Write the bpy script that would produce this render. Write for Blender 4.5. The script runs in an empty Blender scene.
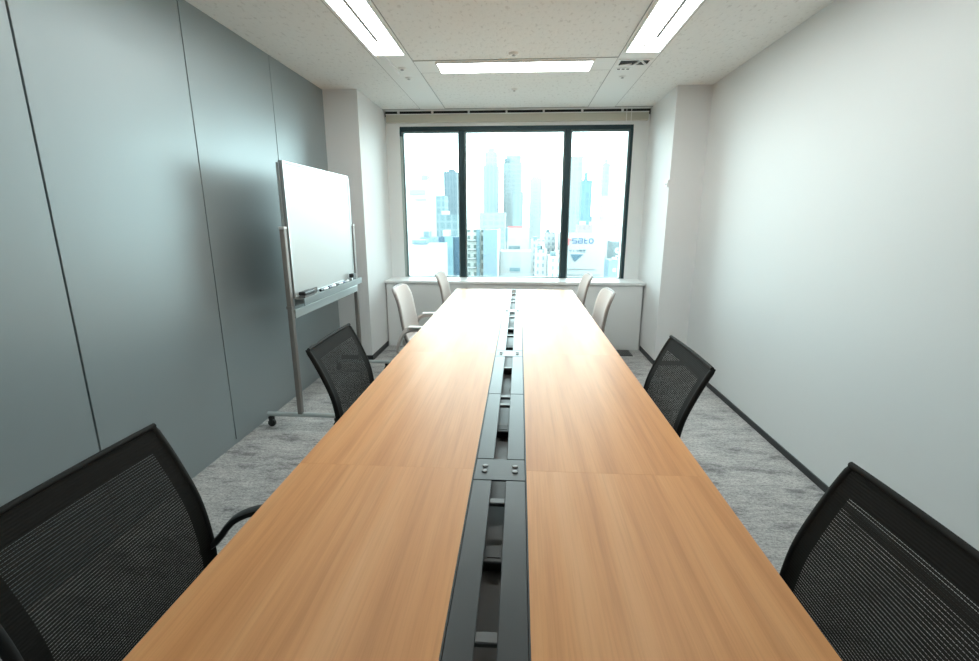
import bpy, bmesh, math, random
from mathutils import Vector, Matrix
random.seed(7)
sc = bpy.context.scene
COL = sc.collection
R = math.radians

# ------------------------------------------------------------------ camera
CAM_H, F_PX = 1.4257, 468.85
cam_data = bpy.data.cameras.new('camera')
cam = bpy.data.objects.new('camera', cam_data)
COL.objects.link(cam)
cam_data.sensor_fit = 'HORIZONTAL'
cam_data.sensor_width = 36.0
cam_data.lens = 36.0 * F_PX / 979.0
cam_data.clip_start = 0.02
cam_data.clip_end = 3000
cam.location = (0, 0, CAM_H)
cam.rotation_euler = (Matrix.Rotation(R(3.58), 3, 'Z') @ Matrix.Rotation(R(90 - 13.4636), 3, 'X')
                      @ Matrix.Rotation(R(0.0891), 3, 'Z')).to_euler()
sc.camera = cam

# ------------------------------------------------------------------ world, light, exposure
SKY = 6.3
world = bpy.data.worlds.new('overcast_sky')
sc.world = world
world.use_nodes = True
wn = world.node_tree
bg = wn.nodes['Background']
bg.inputs['Color'].default_value = (0.82, 0.985, 1.0, 1)
bg.inputs['Strength'].default_value = SKY
LAMP = 6.2
sc.view_settings.view_transform = 'Standard'
sc.view_settings.look = 'None'
sc.view_settings.exposure = 0.86
sc.view_settings.gamma = 1.0
sc.view_settings.use_curve_mapping = False

# room dimensions (metres; camera above the near end of the table, +Y towards the window)
XL, XR = -1.809, 1.658
HC = 2.559
YB = -1.3            # back wall
YC = 5.377           # end of the suspended ceiling
YW = 5.45            # window wall inner face
XCL, XCR = -1.489, 1.359
YCL, YCR = 4.54, 4.577

pl = bpy.data.lights.new('daylight_portal', 'AREA')
pl.shape = 'RECTANGLE'; pl.size = 2.6; pl.size_y = 1.7
pl.cycles.is_portal = True
po = bpy.data.objects.new('daylight_portal', pl)
COL.objects.link(po)
po.location = (-0.07, 5.70, 1.577)
po.rotation_euler = (R(-90), 0, 0)     # facing into the room (-Y)

# ------------------------------------------------------------------ helpers
class MB:
    def __init__(s):
        s.bm = bmesh.new(); s.uv = None
    def box(s, x0, x1, y0, y1, z0, z1, bev=0, seg=2):
        vs = [s.bm.verts.new((x, y, z)) for z in (z0, z1) for y in (y0, y1) for x in (x0, x1)]
        fs = []
        for q in ((0, 2, 3, 1), (4, 5, 7, 6), (0, 1, 5, 4), (2, 6, 7, 3), (0, 4, 6, 2), (1, 3, 7, 5)):
            fs.append(s.bm.faces.new([vs[i] for i in q]))
        if bev:
            es = list({e for f in fs for e in f.edges})
            bmesh.ops.bevel(s.bm, geom=es, offset=bev, segments=seg, affect='EDGES', profile=0.5)
        return s
    def obox(s, p0, p1, w, h, up=(0, 0, 1), bev=0):
        """bar of section w x h from p0 to p1"""
        return s.tube([p0, p1], None, sect=[(-w/2, -h/2), (w/2, -h/2), (w/2, h/2), (-w/2, h/2)], up=up)
    def tube(s, pts, r, n=10, sect=None, up=(0, 0, 1), caps=True, radii=None):
        pts = [Vector(p) for p in pts]
        up = Vector(up)
        if sect is None:
            sect0 = [(math.cos(2*math.pi*k/n), math.sin(2*math.pi*k/n)) for k in range(n)]
        rings = []
        N = None
        for i, p in enumerate(pts):
            if i == 0: t = pts[1]-pts[0]
            elif i == len(pts)-1: t = pts[-1]-pts[-2]
            else: t = (pts[i+1]-p).normalized() + (p-pts[i-1]).normalized()
            t.normalize()
            if N is None:
                N = up - t*up.dot(t)
                if N.length < 1e-3:
                    N = Vector((1, 0, 0)) - t*t.x
            else:
                N = N - t*N.dot(t)
            N.normalize()
            B = t.cross(N)
            rr = radii[i] if radii else r
            sec = [(a*rr, b*rr) for a, b in sect0] if sect is None else sect
            rings.append([s.bm.verts.new(p + B*a + N*b) for a, b in sec])
        m = len(rings[0])
        for a, b in zip(rings, rings[1:]):
            for k in range(m):
                s.bm.faces.new((a[k], a[(k+1) % m], b[(k+1) % m], b[k]))
        if caps:
            s.bm.faces.new(list(reversed(rings[0]))); s.bm.faces.new(rings[-1])
        return s
    def lathe(s, prof, c=(0, 0, 0), axis='Z', n=20):
        """prof: list of (radius, height) from bottom to top"""
        c = Vector(c); rings = []
        for r, h in prof:
            ring = []
            for k in range(n):
                a = 2*math.pi*k/n
                if axis == 'Z': v = Vector((r*math.cos(a), r*math.sin(a), h))
                elif axis == 'Y': v = Vector((r*math.sin(a), h, r*math.cos(a)))
                else: v = Vector((h, r*math.cos(a), r*math.sin(a)))
                ring.append(s.bm.verts.new(c+v))
            rings.append(ring)
        for a, b in zip(rings, rings[1:]):
            for k in range(n):
                s.bm.faces.new((a[k], a[(k+1) % n], b[(k+1) % n], b[k]))
        s.bm.faces.new(list(reversed(rings[0]))); s.bm.faces.new(rings[-1])
        return s
    def grid(s, nu, nv, fn, uvfn=None):
        """fn(i/nu, j/nv) -> point"""
        g = [[s.bm.verts.new(fn(i/nu, j/nv)) for j in range(nv+1)] for i in range(nu+1)]
        uvl = s.bm.loops.layers.uv.verify() if uvfn else None
        for i in range(nu):
            for j in range(nv):
                f = s.bm.faces.new((g[i][j], g[i+1][j], g[i+1][j+1], g[i][j+1]))
                if uvl:
                    for l, (a, b) in zip(f.loops, ((i, j), (i+1, j), (i+1, j+1), (i, j+1))):
                        l[uvl].uv = uvfn(a/nu, b/nv)
        return s
    def prism(s, poly, d0, d1, plane='XZ'):
        """extrude a 2D polygon between d0 and d1 along the third axis"""
        def P(a, b, d):
            return {'XZ': (a, d, b), 'XY': (a, b, d), 'YZ': (d, a, b)}[plane]
        A = [s.bm.verts.new(P(a, b, d0)) for a, b in poly]
        B = [s.bm.verts.new(P(a, b, d1)) for a, b in poly]
        n = len(poly)
        s.bm.faces.new(A); s.bm.faces.new(list(reversed(B)))
        for k in range(n):
            s.bm.faces.new((A[k], B[k], B[(k+1) % n], A[(k+1) % n]))
        return s
    def build(s, name, m, parent=None, smooth=False, solid=None, sub=0, fix=True):
        bm = s.bm
        if fix: bmesh.ops.recalc_face_normals(bm, faces=bm.faces[:])
        me = bpy.data.meshes.new(name)
        if parent is not None:
            o_ = offs(parent)
        else:
            xs = [v.co for v in bm.verts]
            o_ = Vector(((min(v.x for v in xs)+max(v.x for v in xs))/2, (min(v.y for v in xs)+max(v.y for v in xs))/2, min(v.z for v in xs)))
        for v in bm.verts: v.co -= o_
        bm.to_mesh(me); bm.free()
        if smooth:
            me.polygons.foreach_set('use_smooth', [True]*len(me.polygons))
            try: me.set_sharp_from_angle(angle=R(40))
            except Exception: pass
        me.materials.append(m)
        o = bpy.data.objects.new(name, me)
        COL.objects.link(o)
        if parent is None: o.location = o_
        else: o.parent = parent
        if sub:
            md = o.modifiers.new('sub', 'SUBSURF'); md.levels = sub; md.render_levels = sub
        if solid:
            md = o.modifiers.new('solid', 'SOLIDIFY'); md.thickness = solid; md.offset = 0
        return o

def offs(o):
    v = Vector((0, 0, 0))
    while o is not None:
        v = v + Vector(o.location); o = o.parent
    return v

def tag(o, label=None, cat=None, group=None, kind=None):
    if label: o['label'] = label
    if cat: o['category'] = cat
    if group: o['group'] = group
    if kind: o['kind'] = kind
    return o

def thing(name, label, cat, loc=(0, 0, 0), group=None, kind=None):
    o = bpy.data.objects.new(name, None)
    o.empty_display_size = 0.1
    COL.objects.link(o); o.location = loc
    return tag(o, label, cat, group, kind)

def copy_tree(o, parent=None):
    c = o.copy(); COL.objects.link(c)
    if parent is not None: c.parent = parent
    for ch in list(o.children): copy_tree(ch, c)
    return c

# ------------------------------------------------------------------ materials
def new_mat(name):
    m = bpy.data.materials.new(name); m.use_nodes = True
    nt = m.node_tree
    return m, nt, nt.nodes['Principled BSDF']

def plain(name, col, rough=0.5, metal=0.0, spec=0.5, bump=0, bscale=200, coat=0):
    m, nt, b = new_mat(name)
    b.inputs['Base Color'].default_value = (*col, 1)
    b.inputs['Roughness'].default_value = rough
    b.inputs['Metallic'].default_value = metal
    b.inputs['Specular IOR Level'].default_value = spec
    b.inputs['Coat Weight'].default_value = coat
    # every surface gets a little procedural variation
    tc = nt.nodes.new('ShaderNodeTexCoord')
    no = nt.nodes.new('ShaderNodeTexNoise'); no.inputs['Scale'].default_value = bscale
    no.inputs['Detail'].default_value = 2
    nt.links.new(tc.outputs['Object'], no.inputs['Vector'])
    if bump:
        bp = nt.nodes.new('ShaderNodeBump'); bp.inputs['Strength'].default_value = bump
        bp.inputs['Distance'].default_value = 0.002
        nt.links.new(no.outputs['Fac'], bp.inputs['Height'])
        nt.links.new(bp.outputs['Normal'], b.inputs['Normal'])
    else:
        mr = nt.nodes.new('ShaderNodeMapRange')
        mr.inputs['To Min'].default_value = max(0, rough-0.03); mr.inputs['To Max'].default_value = min(1, rough+0.03)
        nt.links.new(no.outputs['Fac'], mr.inputs['Value'])
        nt.links.new(mr.outputs['Result'], b.inputs['Roughness'])
    return m

def emitter(name, col, strength):
    m, nt, b = new_mat(name)
    b.inputs['Base Color'].default_value = (0.9, 0.9, 0.9, 1)
    b.inputs['Emission Color'].default_value = (*col, 1)
    b.inputs['Emission Strength'].default_value = strength
    return m

def ramp(nt, stops):
    r = nt.nodes.new('ShaderNodeValToRGB')
    el = r.color_ramp.elements
    while len(el) < len(stops): el.new(0.5)
    for e, (p, c) in zip(el, stops):
        e.position = p; e.color = (*c, 1)
    return r

def mapping(nt, scale, coord='Object', rot=(0, 0, 0)):
    tc = nt.nodes.new('ShaderNodeTexCoord'); mp = nt.nodes.new('ShaderNodeMapping')
    mp.inputs['Scale'].default_value = scale; mp.inputs['Rotation'].default_value = rot
    nt.links.new(tc.outputs[coord], mp.inputs['Vector'])
    return mp

def noise(nt, vec, scale, detail=4, rough=0.55):
    n = nt.nodes.new('ShaderNodeTexNoise')
    n.inputs['Scale'].default_value = scale; n.inputs['Detail'].default_value = detail; n.inputs['Roughness'].default_value = rough
    nt.links.new(vec, n.inputs['Vector'])
    return n

def mix(nt, a, b, fac, mode='MIX'):
    m = nt.nodes.new('ShaderNodeMix'); m.data_type = 'RGBA'; m.blend_type = mode
    if isinstance(fac, float): m.inputs[0].default_value = fac
    else: nt.links.new(fac, m.inputs[0])
    for i, v in ((6, a), (7, b)):
        if isinstance(v, tuple): m.inputs[i].default_value = (*v, 1)
        else: nt.links.new(v, m.inputs[i])
    return m.outputs[2]

def wood_mat():
    m, nt, b = new_mat('oak_laminate')
    oi = nt.nodes.new('ShaderNodeObjectInfo')
    tc = nt.nodes.new('ShaderNodeTexCoord')
    sh = nt.nodes.new('ShaderNodeVectorMath'); sh.operation = 'ADD'
    sc_ = nt.nodes.new('ShaderNodeVectorMath'); sc_.operation = 'SCALE'; sc_.inputs['Scale'].default_value = 7.3
    cmb = nt.nodes.new('ShaderNodeCombineXYZ')
    nt.links.new(oi.outputs['Random'], cmb.inputs['X']); nt.links.new(oi.outputs['Random'], cmb.inputs['Y'])
    nt.links.new(cmb.outputs[0], sc_.inputs[0])
    nt.links.new(tc.outputs['Object'], sh.inputs[0]); nt.links.new(sc_.outputs[0], sh.inputs[1])
    def mp(scale):
        q = nt.nodes.new('ShaderNodeMapping'); q.inputs['Scale'].default_value = scale
        nt.links.new(sh.outputs[0], q.inputs['Vector']); return q.outputs[0]
    wide = noise(nt, mp((9, 0.55, 9)), 1.0, 3)
    mid = noise(nt, mp((38, 1.1, 38)), 1.0, 4, 0.6)
    fine = noise(nt, mp((210, 4.5, 210)), 1.0, 3, 0.6)
    r1 = ramp(nt, [(0.30, (0.68, 0.305, 0.112)), (0.55, (0.77, 0.37, 0.148)), (0.75, (0.82, 0.44, 0.20))])
    nt.links.new(wide.outputs['Fac'], r1.inputs['Fac'])
    r2 = ramp(nt, [(0.33, (0.80, 0.74, 0.68)), (0.52, (1, 1, 1)), (0.75, (1.0, 1.0, 1.0))])
    nt.links.new(mid.outputs['Fac'], r2.inputs['Fac'])
    r3 = ramp(nt, [(0.35, (0.88, 0.85, 0.82)), (0.55, (1, 1, 1))])
    nt.links.new(fine.outputs['Fac'], r3.inputs['Fac'])
    c = mix(nt, r1.outputs['Color'], r2.outputs['Color'], 0.45, 'MULTIPLY')
    c = mix(nt, c, r3.outputs['Color'], 0.5, 'MULTIPLY')
    nt.links.new(c, b.inputs['Base Color'])
    b.inputs['Roughness'].default_value = 0.42
    b.inputs['Specular IOR Level'].default_value = 0.29
    bp = nt.nodes.new('ShaderNodeBump'); bp.inputs['Strength'].default_value = 0.03; bp.inputs['Distance'].default_value = 0.001
    nt.links.new(fine.outputs['Fac'], bp.inputs['Height']); nt.links.new(bp.outputs['Normal'], b.inputs['Normal'])
    return m

def carpet_mat():
    m, nt, b = new_mat('grey_mottled_carpet')
    big = noise(nt, mapping(nt, (2.6, 5.5, 1)).outputs[0], 1.7, 5, 0.7)
    streak = noise(nt, mapping(nt, (9, 60, 1)).outputs[0], 1.0, 4, 0.7)
    grain = noise(nt, mapping(nt, (60, 110, 1)).outputs[0], 1.0, 4, 0.75)
    pile = noise(nt, mapping(nt, (1, 1, 1)).outputs[0], 260, 3, 0.7)
    r1 = ramp(nt, [(0.34, (0.29, 0.285, 0.285)), (0.45, (0.50, 0.49, 0.485)), (0.62, (0.60, 0.59, 0.575))])
    nt.links.new(big.outputs['Fac'], r1.inputs['Fac'])
    r2 = ramp(nt, [(0.36, (0.62, 0.62, 0.62)), (0.52, (0.95, 0.95, 0.95)), (0.68, (1.15, 1.14, 1.12))])
    nt.links.new(streak.outputs['Fac'], r2.inputs['Fac'])
    r4 = ramp(nt, [(0.36, (0.45, 0.45, 0.45)), (0.50, (0.92, 0.92, 0.92)), (0.66, (1.25, 1.24, 1.22))])
    nt.links.new(grain.outputs['Fac'], r4.inputs['Fac'])
    r3 = ramp(nt, [(0.35, (0.55, 0.55, 0.55)), (0.6, (1.1, 1.1, 1.1))])
    nt.links.new(pile.outputs['Fac'], r3.inputs['Fac'])
    c = mix(nt, r1.outputs['Color'], r2.outputs['Color'], 0.5, 'MULTIPLY')
    c = mix(nt, c, r4.outputs['Color'], 0.75, 'MULTIPLY')
    c = mix(nt, c, r3.outputs['Color'], 0.6, 'MULTIPLY')
    nt.links.new(c, b.inputs['Base Color'])
    b.inputs['Roughness'].default_value = 0.95; b.inputs['Specular IOR Level'].default_value = 0.1
    bp = nt.nodes.new('ShaderNodeBump'); bp.inputs['Strength'].default_value = 0.5; bp.inputs['Distance'].default_value = 0.004
    nt.links.new(pile.outputs['Fac'], bp.inputs['Height']); nt.links.new(bp.outputs['Normal'], b.inputs['Normal'])
    return m

def ceiling_mat():
    m, nt, b = new_mat('rockwool_ceiling_board')
    f = noise(nt, mapping(nt, (42, 20, 42)).outputs[0], 1.0, 3, 0.6)
    r = ramp(nt, [(0.32, (0.72, 0.735, 0.72)), (0.42, (0.86, 0.88, 0.865)), (1.0, (0.89, 0.91, 0.895))])
    nt.links.new(f.outputs['Fac'], r.inputs['Fac']); nt.links.new(r.outputs['Color'], b.inputs['Base Color'])
    b.inputs['Roughness'].default_value = 0.9; b.inputs['Specular IOR Level'].default_value = 0.15
    bp = nt.nodes.new('ShaderNodeBump'); bp.inputs['Strength'].default_value = 0.35; bp.inputs['Distance'].default_value = 0.004
    nt.links.new(f.outputs['Fac'], bp.inputs['Height']); nt.links.new(bp.outputs['Normal'], b.inputs['Normal'])
    return m

def mesh_fabric(name, col, width, height, pitch, border, open_frac, hem=None):
    """woven mesh: solid hem near the edges, rows of small openings inside"""
    m, nt, b = new_mat(name)
    uv = nt.nodes.new('ShaderNodeTexCoord'); sep = nt.nodes.new('ShaderNodeSeparateXYZ')
    nt.links.new(uv.outputs['UV'], sep.inputs[0])
    def M(op, a, bb=None, cc=None):
        n = nt.nodes.new('ShaderNodeMath'); n.operation = op
        for i, v in enumerate((a, bb, cc)):
            if v is None: continue
            if isinstance(v, (int, float)): n.inputs[i].default_value = v
            else: nt.links.new(v, n.inputs[i])
        return n.outputs[0]
    U, V = sep.outputs['X'], sep.outputs['Y']
    rows = M('LESS_THAN', M('FRACT', M('DIVIDE', V, pitch)), open_frac)
    cols = M('LESS_THAN', M('FRACT', M('DIVIDE', U, pitch*0.9)), 0.78)
    edge = M('MINIMUM', M('SUBTRACT', width/2-border, M('ABSOLUTE', U)),
             M('MINIMUM', M('SUBTRACT', V, border), M('SUBTRACT', height-border, V)))
    inside = M('GREATER_THAN', edge, 0.0)
    hole = M('MULTIPLY', M('MULTIPLY', rows, cols), inside)
    tr = nt.nodes.new('ShaderNodeBsdfTransparent')
    mx = nt.nodes.new('ShaderNodeMixShader')
    nt.links.new(hole, mx.inputs[0]); nt.links.new(b.outputs[0], mx.inputs[1]); nt.links.new(tr.outputs[0], mx.inputs[2])
    nt.links.new(mx.outputs[0], nt.nodes['Material Output'].inputs['Surface'])
    c = mix(nt, col, hem or tuple(x*0.75 for x in col), M('SUBTRACT', 1.0, inside))
    nt.links.new(c, b.inputs['Base Color'])
    b.inputs['Roughness'].default_value = 0.8; b.inputs['Specular IOR Level'].default_value = 0.15
    bp = nt.nodes.new('ShaderNodeBump'); bp.inputs['Strength'].default_value = 0.3; bp.inputs['Distance'].default_value = 0.001
    nt.links.new(M('SINE', M('MULTIPLY', V, 6.2832/pitch)), bp.inputs['Height'])
    nt.links.new(bp.outputs['Normal'], b.inputs['Normal'])
    return m

def glass_mat(name, tint=(0.93, 0.98, 0.98)):
    m, nt, b = new_mat(name)
    tr = nt.nodes.new('ShaderNodeBsdfTransparent'); tr.inputs[0].default_value = (*tint, 1)
    gl = nt.nodes.new('ShaderNodeBsdfGlossy'); gl.inputs['Roughness'].default_value = 0.02
    fr = nt.nodes.new('ShaderNodeFresnel'); fr.inputs['IOR'].default_value = 1.45
    mx = nt.nodes.new('ShaderNodeMixShader')
    nt.links.new(fr.outputs[0], mx.inputs[0]); nt.links.new(tr.outputs[0], mx.inputs[1]); nt.links.new(gl.outputs[0], mx.inputs[2])
    nt.links.new(mx.outputs[0], nt.nodes['Material Output'].inputs['Surface'])
    return m

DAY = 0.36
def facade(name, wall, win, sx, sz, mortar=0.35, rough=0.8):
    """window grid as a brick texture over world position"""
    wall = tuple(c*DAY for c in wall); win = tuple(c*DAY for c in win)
    m, nt, b = new_mat(name)
    geo = nt.nodes.new('ShaderNodeNewGeometry'); sep = nt.nodes.new('ShaderNodeSeparateXYZ')
    nt.links.new(geo.outputs['Position'], sep.inputs[0])
    ad = nt.nodes.new('ShaderNodeMath'); ad.operation = 'ADD'
    nt.links.new(sep.outputs['X'], ad.inputs[0]); nt.links.new(sep.outputs['Y'], ad.inputs[1])
    cb = nt.nodes.new('ShaderNodeCombineXYZ')
    nt.links.new(ad.outputs[0], cb.inputs['X']); nt.links.new(sep.outputs['Z'], cb.inputs['Y'])
    br = nt.nodes.new('ShaderNodeTexBrick')
    br.offset = 0.0; br.inputs['Scale'].default_value = 1.0
    br.inputs['Brick Width'].default_value = sx; br.inputs['Row Height'].default_value = sz
    br.inputs['Mortar Size'].default_value = mortar; br.inputs['Mortar Smooth'].default_value = 0.1
    br.inputs['Color1'].default_value = (*win, 1); br.inputs['Color2'].default_value = (*[min(1, c*1.18) for c in win], 1)
    br.inputs['Mortar'].default_value = (*wall, 1)
    nt.links.new(cb.outputs[0], br.inputs['Vector']); nt.links.new(br.outputs['Color'], b.inputs['Base Color'])
    b.inputs['Roughness'].default_value = rough
    return m

M = {}
M['wall'] = plain('white_wall_paint', (0.84, 0.86, 0.855), 0.55, bump=0.04, bscale=300)
M['column'] = plain('white_column_vinyl', (0.82, 0.82, 0.815), 0.6, bump=0.04, bscale=300)
M['white'] = plain('white_laminate', (0.80, 0.81, 0.80), 0.4)
M['gloss_white'] = plain('white_window_board', (0.86, 0.87, 0.86), 0.3)
M['partition'] = plain('grey_blue_metallic_partition', (0.33, 0.375, 0.385), 0.43, metal=0.4, bscale=3)
M['seam'] = plain('dark_seam_gasket', (0.03, 0.035, 0.038), 0.6)
M['black_trim'] = plain('black_vinyl_baseboard', (0.018, 0.02, 0.022), 0.45)
M['ceiling'] = ceiling_mat()
M['ceiling_metal'] = plain('white_ceiling_metal', (0.85, 0.87, 0.855), 0.55)
M['groove'] = plain('grey_joint_line', (0.42, 0.43, 0.43), 0.7)
M['recess_shade'] = plain('recess_shade_dark', (0.03, 0.035, 0.035), 0.8)  # dark colour that stands for the shade inside recesses and openings
M['carpet'] = carpet_mat()
M['wood'] = wood_mat()
M['duct'] = plain('dark_grey_powder_coat', (0.044, 0.048, 0.051), 0.36, metal=0.2, bump=0.05, bscale=900)
M['duct_bar'] = plain('grey_metal_crossbar', (0.12, 0.12, 0.12), 0.4, metal=0.3)
M['tray'] = plain('brown_black_cable_tray', (0.075, 0.066, 0.062), 0.4)
M['socket'] = plain('black_socket_plastic', (0.015, 0.015, 0.016), 0.4)
M['bolt'] = plain('grey_screw_cap', (0.17, 0.17, 0.17), 0.35, metal=0.4)
M['leg_metal'] = plain('charcoal_leg_metal', (0.05, 0.052, 0.055), 0.45, metal=0.3)
M['black_plastic'] = plain('black_nylon', (0.014, 0.014, 0.015), 0.42)
M['black_matte'] = plain('matte_black_sleeve', (0.015, 0.0145, 0.014), 0.75, spec=0.25, bump=0.2, bscale=900)
M['black_fabric'] = plain('black_seat_fabric', (0.02, 0.02, 0.021), 0.9, bump=0.3, bscale=700)
M['rubber'] = plain('black_caster_rubber', (0.012, 0.012, 0.012), 0.6)
M['chrome'] = plain('satin_chrome', (0.55, 0.55, 0.55), 0.25, metal=1.0)
M['shell'] = plain('greige_upholstery', (0.62, 0.57, 0.545), 0.75, bump=0.15, bscale=900)
M['shell_edge'] = plain('taupe_edge_plastic', (0.27, 0.24, 0.225), 0.5)
M['light_plastic'] = plain('light_grey_nylon', (0.66, 0.65, 0.64), 0.4)
M['board'] = plain('whiteboard_enamel', (0.57, 0.605, 0.60), 0.30, spec=0.3, bscale=5)
M['board_back'] = plain('dark_grey_board_back', (0.11, 0.125, 0.13), 0.6)
M['alu'] = plain('silver_aluminium', (0.55, 0.57, 0.57), 0.35, metal=0.8)
M['post'] = plain('taupe_grey_post_paint', (0.25, 0.23, 0.215), 0.5, metal=0.3)
M['grey_bar'] = plain('pale_grey_steel', (0.50, 0.55, 0.55), 0.4, metal=0.3)
M['tray_grey'] = plain('grey_tray_metal', (0.26, 0.29, 0.29), 0.4, metal=0.5)
M['felt'] = plain('grey_felt', (0.20, 0.20, 0.20), 0.95)
M['pen_white'] = plain('white_marker_plastic', (0.85, 0.86, 0.88), 0.3)
M['pen_navy'] = plain('navy_marker_cap', (0.02, 0.03, 0.09), 0.35)
M['frame'] = plain('dark_green_grey_window_frame', (0.025, 0.05, 0.058), 0.35, metal=0.4)
M['frame_inner'] = plain('grey_green_window_sash', (0.20, 0.26, 0.26), 0.4, metal=0.4)
M['lit_jamb'] = plain('lit_grey_green_jamb', (0.42, 0.48, 0.46), 0.4, metal=0.2)  # frame metal made lighter, painting in the light the left jamb reflects
M['glass'] = glass_mat('window_glass')
M['blind'] = plain('beige_blind_fabric', (0.56, 0.55, 0.47), 0.8, bump=0.1, bscale=500)
M['chain'] = plain('white_bead_chain', (0.85, 0.86, 0.85), 0.4)
M['lamp'] = emitter('lamp_diffuser', (0.94, 1.0, 0.975), LAMP)
M['lamp_cross'] = emitter('crosswise_lamp_diffuser', (0.94, 1.0, 0.975), LAMP*1.8)
M['black_mesh'] = mesh_fabric('black_mesh_fabric', (0.019, 0.0175, 0.0155), 0.466, 0.47, 0.0066, 0.045, 0.12, hem=(0.0115, 0.0105, 0.0092))

# ------------------------------------------------------------------ structure
def struct(name, mb, m, parent=None, **k):
    o = mb.build(name, M[m] if isinstance(m, str) else m, parent, **k)
    if parent is None: o['kind'] = 'structure'
    return o

TH = 0.15
struct('floor', MB().box(XL-TH, XR+TH, YB-TH, YW+0.35, -0.12, 0.0), 'carpet')
# ceiling board over the room, stopping short of the window (blind pocket beyond), with openings for lamps left solid: fittings sit just below
struct('ceiling', MB().box(XL-TH, XR+TH, YB-TH, YC, HC, HC+0.18), 'ceiling')
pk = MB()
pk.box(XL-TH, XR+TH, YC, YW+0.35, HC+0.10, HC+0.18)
pk.box(XCL, XCR, YW-0.002, YW, 2.50, HC+0.10)  # dark sheet on the wall, paints in the shade above the blind
struct('ceiling_blind_pocket', pk, 'recess_shade')
# walls
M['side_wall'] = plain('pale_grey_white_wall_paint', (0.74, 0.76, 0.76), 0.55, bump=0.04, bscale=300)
struct('wall_right', MB().box(XR, XR+TH, YB-TH, YW+0.35, 0, HC), 'side_wall')
struct('wall_back', MB().box(XL, XR, YB-TH, YB, 0, HC), 'wall')
wl = MB().box(XL-TH, XL-0.012, YB-TH, YW+0.35, 0, HC)
wall_left = struct('wall_left', wl, 'seam')
seams = [YB, -1.01, -0.09, 0.834, 1.757, 2.682, 3.604, YCL+0.02]
for a, b_ in zip(seams, seams[1:]):
    if b_-a < 0.05: continue
    p = MB().box(XL-0.012, XL, a+0.004, b_-0.004, 0.03, HC, bev=0.0015, seg=1).build('panel', M['partition'], wall_left)
MB().box(XL-0.012, XL-0.004, YB, YCL, 0.0, 0.03).build('skirting', M['partition'], wall_left)
# window-side columns
struct('trim_1', MB().box(XL-0.012, XCL, YCL, YW+0.35, 0, HC), 'column')['label'] = 'white boxed column left of the window'
struct('trim_2', MB().box(XCR, XR, YCR, YW+0.35, 0, HC), 'column')['label'] = 'white boxed column right of the window'
# window wall: below, above and beside the opening
WX0, WX1, WZ0, WZ1 = -1.338, 1.199, 0.752, 2.402
ww = MB()
ww.box(XCL, XCR, YW, YW+0.35, 0, WZ0-0.03)
ww.box(XCL, XCR, YW, YW+0.35, WZ1, HC+0.1)
ww.box(XCL, WX0, YW, YW+0.35, WZ0-0.03, WZ1)
ww.box(WX1, XCR, YW, YW+0.35, WZ0-0.03, WZ1)
struct('wall_window', ww, 'wall')
# baseboards
struct('baseboard_right', MB().box(XR-0.008, XR, YB, YCR, 0, 0.045, bev=0.002, seg=1), 'black_trim')
bl = MB().box(XCL, XCL+0.008, YCL-0.006, 5.12, 0, 0.055); bl.box(XL, XCL+0.008, YCL-0.008, YCL, 0, 0.055)
struct('baseboard_left', bl, 'black_trim')
br_ = MB().box(XCR-0.008, XCR, YCR-0.006, 5.12, 0, 0.05); br_.box(XCR-0.008, XR-0.008, YCR-0.008, YCR, 0, 0.05)
struct('baseboard_window_side', br_, 'black_trim')
struct('baseboard_back', MB().box(XL+0.01, XR-0.01, YB, YB+0.008, 0, 0.05), 'black_trim')
# ceiling edge trim in front of the blind pocket
tr3 = struct('trim_3', MB().box(XCL, XCR, YC, YC+0.004, 2.541, HC+0.1), 'ceiling_metal')
MB().box(XCL, XCR, YC-0.026, YC-0.002, HC-0.005, HC).build('joint', M['groove'], tr3)
# metal equipment strips of the ceiling and their joint lines
LX0, LX1, RX0, RX1 = -1.075, -0.812, 0.692, 0.965
def strip(name, x0, x1, y0, y1):
    t = MB().box(x0, x1, y0, y1, HC-0.004, HC)
    o = struct(name, t, 'ceiling_metal')
    g = MB()
    if y1-y0 > x1-x0:
        g.box(x0-0.004, x0, y0, y1, HC-0.0045, HC); g.box(x1, x1+0.004, y0, y1, HC-0.0045, HC)
    else:
        g.box(x0, x1, y0-0.004, y0, HC-0.0045, HC); g.box(x0, x1, y1, y1+0.004, HC-0.0045, HC)
    g.build('joint', M['groove'], o)
strip('trim_4', LX0, LX1, YB, YC-0.012)
strip('trim_5', RX0, RX1, YB, YC-0.012)
strip('trim_6', LX1+0.004, RX0-0.004, 3.80, 4.085)

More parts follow.
